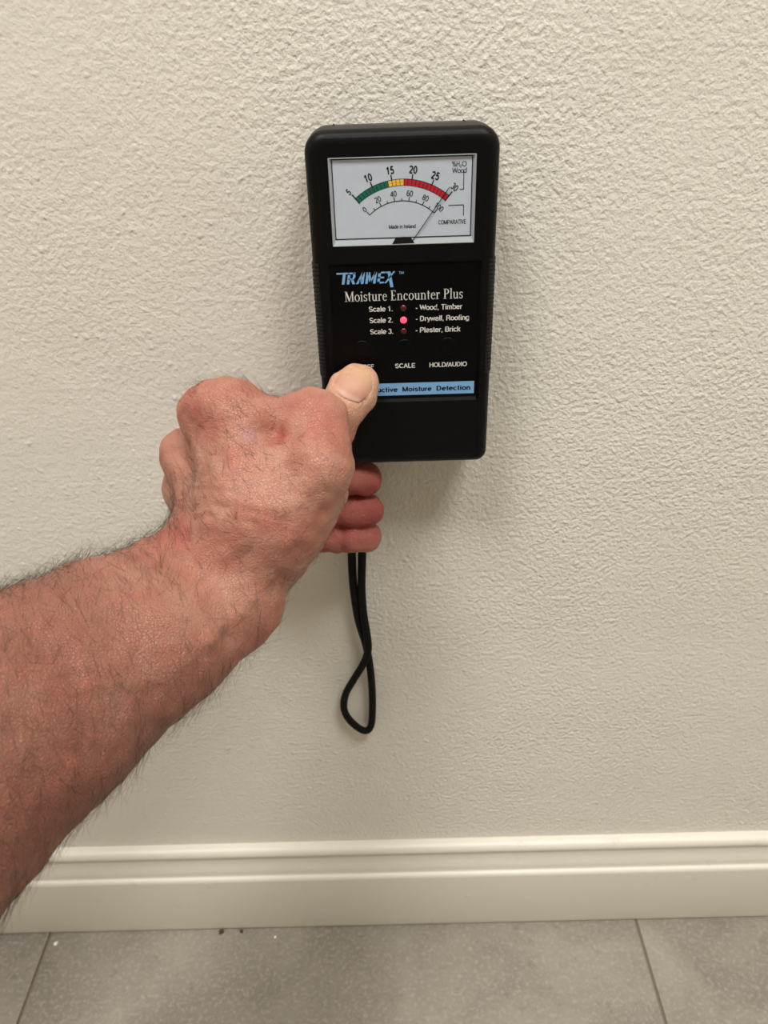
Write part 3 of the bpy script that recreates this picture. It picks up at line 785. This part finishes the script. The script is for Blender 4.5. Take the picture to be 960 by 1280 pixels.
# tendon of the thumb, extensor tendons, veins
for pts, amp, wd in (([(383, 505), (362, 530), (338, 562), (318, 600)], .0016, .0042),
                     ([(275, 500), (290, 560), (312, 620)], .0008, .0045),
                     ([(246, 525), (268, 580), (296, 630)], .0007, .004),
                     ([(200, 730), (150, 745), (90, 790)], .0008, .003), ([(330, 720), (260, 800), (190, 850)], .001, .0035),
                     ([(350, 715), (300, 765), (230, 830)], .0008, .003), ([(395, 560), (385, 610), (360, 650)], .0007, .004),
                     ([(225, 690), (170, 720), (60, 760)], .0007, .003)):
    sp = [skin_at(*p) for p in pts]
    for a, b in zip(sp[:-1], sp[1:]):
        dd, t = segd(V, a, b); n_ = len(sp)-1; i_ = [k_ for k_ in range(n_) if sp[k_] is a][0]
        D += amp*np.exp(-(dd/wd)**2)*.9*np.sin(math.pi*np.clip((i_+t)/n_*.92+.04, 0, 1))
# valley between thumb and index metacarpal
sp = [skin_at(*p) for p in ((352, 512), (342, 545), (325, 585))]
for a, b in zip(sp[:-1], sp[1:]):
    dd, t = segd(V, a, b); D -= .0016*np.exp(-(dd/.0045)**2)
# groove round the nail, fold where the thumb joint bulges over the thumb end
_sd = np.cross(_ax, TN)
loc_ = V-J['tt']; la, ls, ln = loc_@_ax, loc_@_sd, loc_@TN
rad_ = np.sqrt(((la+.0025)/.0084)**2+(ls/.0081)**2)
on_ = (ln > 0) & (la < .006)
D += np.where(on_, -.0006*np.exp(-((rad_-1.0)/.09)**2)*np.where(la < -.006, .3, 1)+.00025*np.exp(-((rad_-1.25)/.15)**2)*(la < -.001), 0)
# wrist folds
sp = [[skin_at(*p) for p in q] for q in (((232, 640), (270, 632), (320, 640), (360, 652)), ((222, 655), (262, 645), (320, 655)), ((226, 618), (262, 612), (300, 618)))]
for q in sp:
    for a, b in zip(q[:-1], q[1:]):
        dd, t = segd(V, a, b); D -= .0006*np.exp(-(dd/.0014)**2)
D += .0003*npsmooth(V, 3, 260)+.00022*npsmooth(V, 5, 700)
V = V+N*D[:, None]
# skin colour zones: knuckles and finger ends redder, thumb end paler, forearm tanned and darkened by painted-in body shade
cen = (V-CAM)@AX; sx = 480+FPX*cen[:, 0]/cen[:, 2]
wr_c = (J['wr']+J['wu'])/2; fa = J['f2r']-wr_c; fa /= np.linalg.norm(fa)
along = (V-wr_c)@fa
red = .38+.12*npsmooth(V, 8, 140)+.12*npsmooth(V, 9, 420)
for c, rad, am in ((J['im'], .016, .3), (J['mm'], .015, .3), (J['rm'], .014, .4), (J['ti'], .015, .2), (skin_at(345, 548), .006, .45), (skin_at(395, 500), .01, .3)):
    red += am*np.exp(-(np.linalg.norm(V-c, axis=1)/rad)**2)
for k in 'mrl':
    d0, _ = segd(V, I_[k][1], I_[k][3]); red += .9*np.exp(-(d0/.0125)**4)
pale = np.exp(-(np.linalg.norm(V-J['tt'], axis=1)/.0165)**2)
red = np.clip(red-.5*pale, 0, 1.3)
arm_shade = 1/(1+np.exp(-(along-.035)/.02))
me = bpy.data.meshes.new('person'); me.from_pydata(V.tolist(), [], Q.tolist()); me.update()
me.polygons.foreach_set('use_smooth', np.ones(len(me.polygons), bool))
ca = me.color_attributes.new('zones', 'FLOAT_COLOR', 'POINT')
ca.data.foreach_set('color', np.stack([np.clip(red/1.3, 0, 1), pale, arm_shade, np.exp(-(np.linalg.norm(V-skin_at(311, 543), axis=1)/.0032)**2)], 1).astype(np.float32).ravel())
def skin_mat():
    k = NT('skin'); P = k.pos()
    va = k.n('ShaderNodeVertexColor', layer_name='zones'); se = k.n('ShaderNodeSeparateColor'); k.l(va.outputs['Color'], se.inputs[0])
    c = k.ramp(se.outputs[0], [(0, srgb(185, 138, 120)), (.35, srgb(178, 122, 104)), (.7, srgb(172, 99, 87)), (1, srgb(155, 73, 69))])
    c = k.mix(k.math('MULTIPLY', se.outputs[1], .8), c, srgb(227, 185, 153))
    c = k.mix(k.math('MULTIPLY', se.outputs[2], .85), c, srgb(122, 78, 63))  # forearm tan, deepened to paint in shade from the person's body
    c = k.mix(k.math('MULTIPLY', va.outputs['Alpha'], .6), c, srgb(179, 139, 149))
    mott = k.noise(P, 170, 4, .6, .4)
    c = k.mix(k.ramp(mott, [(.5, (0, 0, 0)), (.78, (.5, .5, .5))]), c, srgb(164, 92, 78))
    big = k.noise(P, 55, 3, .5)
    c = k.mix(k.ramp(big, [(.52, (0, 0, 0)), (.78, (.35, .35, .35))]), c, srgb(148, 96, 78))
    frk = k.noise(P, 330, 2)
    c = k.mix(k.ramp(frk, [(.68, (0, 0, 0)), (.78, (.35, .35, .35))]), c, srgb(128, 75, 59))
    k.col(c); k.rough(.48); k.b.inputs['Specular IOR Level'].default_value = .4
    k.b.inputs['Subsurface Weight'].default_value = .18
    k.b.inputs['Subsurface Radius'].default_value = (1, .35, .2); k.b.inputs['Subsurface Scale'].default_value = .003
    vo = k.n('ShaderNodeTexVoronoi', feature='DISTANCE_TO_EDGE'); vo.inputs['Scale'].default_value = 850
    k.l(P, vo.inputs['Vector'])
    lines = k.ramp(vo.outputs['Distance'], [(0, (0, 0, 0)), (.12, (1, 1, 1))])
    wr_ = k.noise(P, 380, 3, .6, 1.2)
    h = k.math('ADD', k.math('MULTIPLY', lines, .35), k.math('MULTIPLY', wr_, 1.0))
    k.bump(h, .8, .0006)
    return k.m
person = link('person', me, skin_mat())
tag(person, "bare hairy forearm and hand reaching in, thumb pressing the black meter's face", 'person')

# thumb nail: a curved plate set into the thumb end
kn = NT('thumbnail')
tc = kn.n('ShaderNodeTexCoord').outputs['Object']
nva = kn.n('ShaderNodeVertexColor', layer_name='along'); nse = kn.n('ShaderNodeSeparateColor'); kn.l(nva.outputs['Color'], nse.inputs[0])
ncol = kn.ramp(nse.outputs[0], [(0, srgb(183, 131, 116)), (.07, srgb(200, 164, 149)), (.2, srgb(185, 136, 116)), (.6, srgb(187, 142, 119)), (.85, srgb(193, 155, 119)), (1, srgb(194, 166, 129))])
kn.col(kn.mix(.15, ncol, kn.ramp(kn.noise(tc, 260, 2), [(.3, srgb(183, 136, 116)), (.7, srgb(200, 164, 138))])))
kn.rough(.5); kn.b.inputs['Specular IOR Level'].default_value = .35; kn.b.inputs['Subsurface Weight'].default_value = .15; kn.b.inputs['Subsurface Scale'].default_value = .002
ti, tt = J['tt'], J['tt']; ax = _ax; sd = np.cross(ax, TN)
nv, nf, nu_, nw = [], [], 20, 16
def nail_pt(u, v, lift):
    """u -1..1 across, v 0..1 root to free edge"""
    half = .0062+.0016*math.sin(math.pi*min(v*.9+.1, 1))
    s = (-.0105+.0020*u*u)+v*(.0163-.0042*u*u)
    q = J['tt']+ax*s+sd*u*half
    # drop onto the skin along the nail normal
    o = q+TN*.02; t = 0
    for _ in range(40):
        s_ = float(sdf((o-TN*t)[None])[0]); t += s_*.8
        if abs(s_) < 2e-5: break
        if t > .035: break
    return o-TN*min(t, .028)+TN*lift
for j in range(nw+1):
    for i in range(nu_+1):
        u, v = -1+2*i/nu_, j/nw
        edge = min(1-abs(u), v*.8, (1-v)+.12)
        nv.append(nail_pt(u, v, -.0002+.0006*min(1, edge*4)**.6))
for j in range(nw):
    for i in range(nu_): nf.append((j*(nu_+1)+i, j*(nu_+1)+i+1, (j+1)*(nu_+1)+i+1, (j+1)*(nu_+1)+i))
nme = mesh('thumbnail', nv, nf, True)
na = nme.color_attributes.new('along', 'FLOAT_COLOR', 'POINT')
na.data.foreach_set('color', np.array([[j/nw, abs(-1+2*i/nu_), 0, 1] for j in range(nw+1) for i in range(nu_+1)], np.float32).ravel())
nail = link('thumbnail', nme, kn.m, person)

# hair: thin tapered strands on the back of the hand and forearm
M_HAIR = plain('dark_hair', srgb(66, 46, 34), .5, .4)
tri = np.concatenate([Q[:, :3], Q[:, [0, 2, 3]]]); A_, B_, C_ = V[tri[:, 0]], V[tri[:, 1]], V[tri[:, 2]]
area = np.linalg.norm(np.cross(B_-A_, C_-A_), axis=1)/2
ctr = (A_+B_+C_)/3; nn = N[tri[:, 0]]
al = (ctr-wr_c)@fa
cp_ = (ctr-CAM)@AX; sx = 480+FPX*cp_[:, 0]/cp_[:, 2]; sy = 640-FPX*cp_[:, 1]/cp_[:, 2]
dors = nn@(-AX[:, 2])
den = np.where(al > 0.0, 1.0, 0.0)+np.where((al <= 0) & (al > -.075), 1.1, 0)
ul_ = J['wu']-J['wr']; ul_ /= np.linalg.norm(ul_)
side = nn@ul_
den *= np.clip(.4+2.0*np.maximum(side, 0)**2+.25*np.maximum(-side, 0)*(al > .03), 0, 1.6)*(dors > -.45)
den *= (al < .22)
# bare: fingers, thumb, knuckles
for c, rad in ((J['tt'], .03), (J['ti'], .017), (J['im'], .014), (J['mm'], .014), (J['rm'], .016), (J['lm'], .016), (J['tm'], .012)):
    den *= (np.linalg.norm(ctr-c, axis=1) > rad)
for k in 'imrl':
    d0, _ = segd(ctr, I_[k][0]*.6+I_[k][1]*.4, I_[k][3]); den *= d0 > .0135
dth, _ = segd(ctr, J['cmc'], J['tm']); den *= np.where(dth < .018, .35, 1)
pr = area*den; pr = np.cumsum(pr/pr.sum())
NH = 6500
pick = np.searchsorted(pr, RNG.random(NH))
hv, hf = [], []
for f_ in pick:
    a, b = RNG.random(2)
    if a+b > 1: a, b = 1-a, 1-b
    p = A_[f_]+(B_[f_]-A_[f_])*a+(C_[f_]-A_[f_])*b; n = nn[f_]
    onhand = al[f_] < 0
    Lh = RNG.uniform(.006, .013) if onhand else RNG.uniform(.009, .02)
    t = (-fa*.35+ul_*(.9 if side[f_] > -.2 else -.3)) if not onhand else (ul_*.9+fa*.15)
    if side[f_] < -.2 and not onhand: t = -ul_*.5+fa*.3-np.array([0, 0, .4])
    t = t+RNG.normal(size=3)*.42; t = t-n*(t@n); t /= np.linalg.norm(t)
    bi = np.cross(n, t); lift = RNG.uniform(.12, .42); bend = RNG.normal()*.8; drop = RNG.uniform(-.5, .1)
    r0 = RNG.uniform(.000035, .00006); k = 7; b0 = len(hv)
    ang = 0
    q = p.copy()
    for s in range(k):
        u = s/(k-1)
        dv = t*math.cos(bend*u)+bi*math.sin(bend*u)+n*(lift+drop*u*lift*1.6); dv /= np.linalg.norm(dv)
        r = r0*(1-.8*u)
        e1 = np.cross(dv, n); e1 /= np.linalg.norm(e1)+1e-9; e2 = np.cross(dv, e1)
        for c in range(3):
            hv.append(q+r*(e1*math.cos(2.094*c)+e2*math.sin(2.094*c)))
        q = q+dv*Lh/(k-1)
    for s in range(k-1):
        for c in range(3):
            hf.append((b0+s*3+c, b0+s*3+(c+1) % 3, b0+s*3+3+(c+1) % 3, b0+s*3+3+c))
hair = link('arm_hair', mesh('arm_hair', hv, hf, True), M_HAIR, person)
hair['kind'] = 'stuff'

# ------------------------------------------------------------------ crumbs at the foot of the baseboard
M_CRUMB = plain('dark_crumb', srgb(70, 62, 54), .9, .2)
M_CHIP = plain('paint_chip', srgb(236, 232, 222), .6, .3)
def crumb(px_, py_, r, mat, name, label, cat, flat_=1.0, group=None):
    v = AX @ np.array([(px_-480)/FPX, -(py_-640)/FPX, 1.0]); p = CAM+v*(-CAM[2]/v[2])
    bm = bmesh.new(); bmesh.ops.create_icosphere(bm, subdivisions=2, radius=r)
    for q in bm.verts:
        q.co *= 1+random.uniform(-.25, .25); q.co.z *= flat_
    lo = min(q.co.z for q in bm.verts)
    for q in bm.verts: q.co.z -= lo
    o = link(name, frombm(name, bm), mat, None, (p[0], min(p[1], -.0134-r*1.02), 0))
    tag(o, label, cat, None, group)
crumb(277, 1165, .0021, M_CRUMB, 'crumb', 'larger dark crumb on the tile against the foot of the baseboard', 'crumb', .7)
crumb(302, 1165, .0014, M_CRUMB, 'crumb', 'smaller dark crumb on the tile against the foot of the baseboard', 'crumb', .7)
crumb(70, 1180, .0016, M_CHIP, 'paint_chip', 'tiny white paint chip lying on the tile beside the joint', 'paint chip', .35)
crumb(344, 1172, .0010, M_CHIP, 'grit', 'tiny pale bit of grit lying on the tile near the dark crumbs', 'grit', .6)
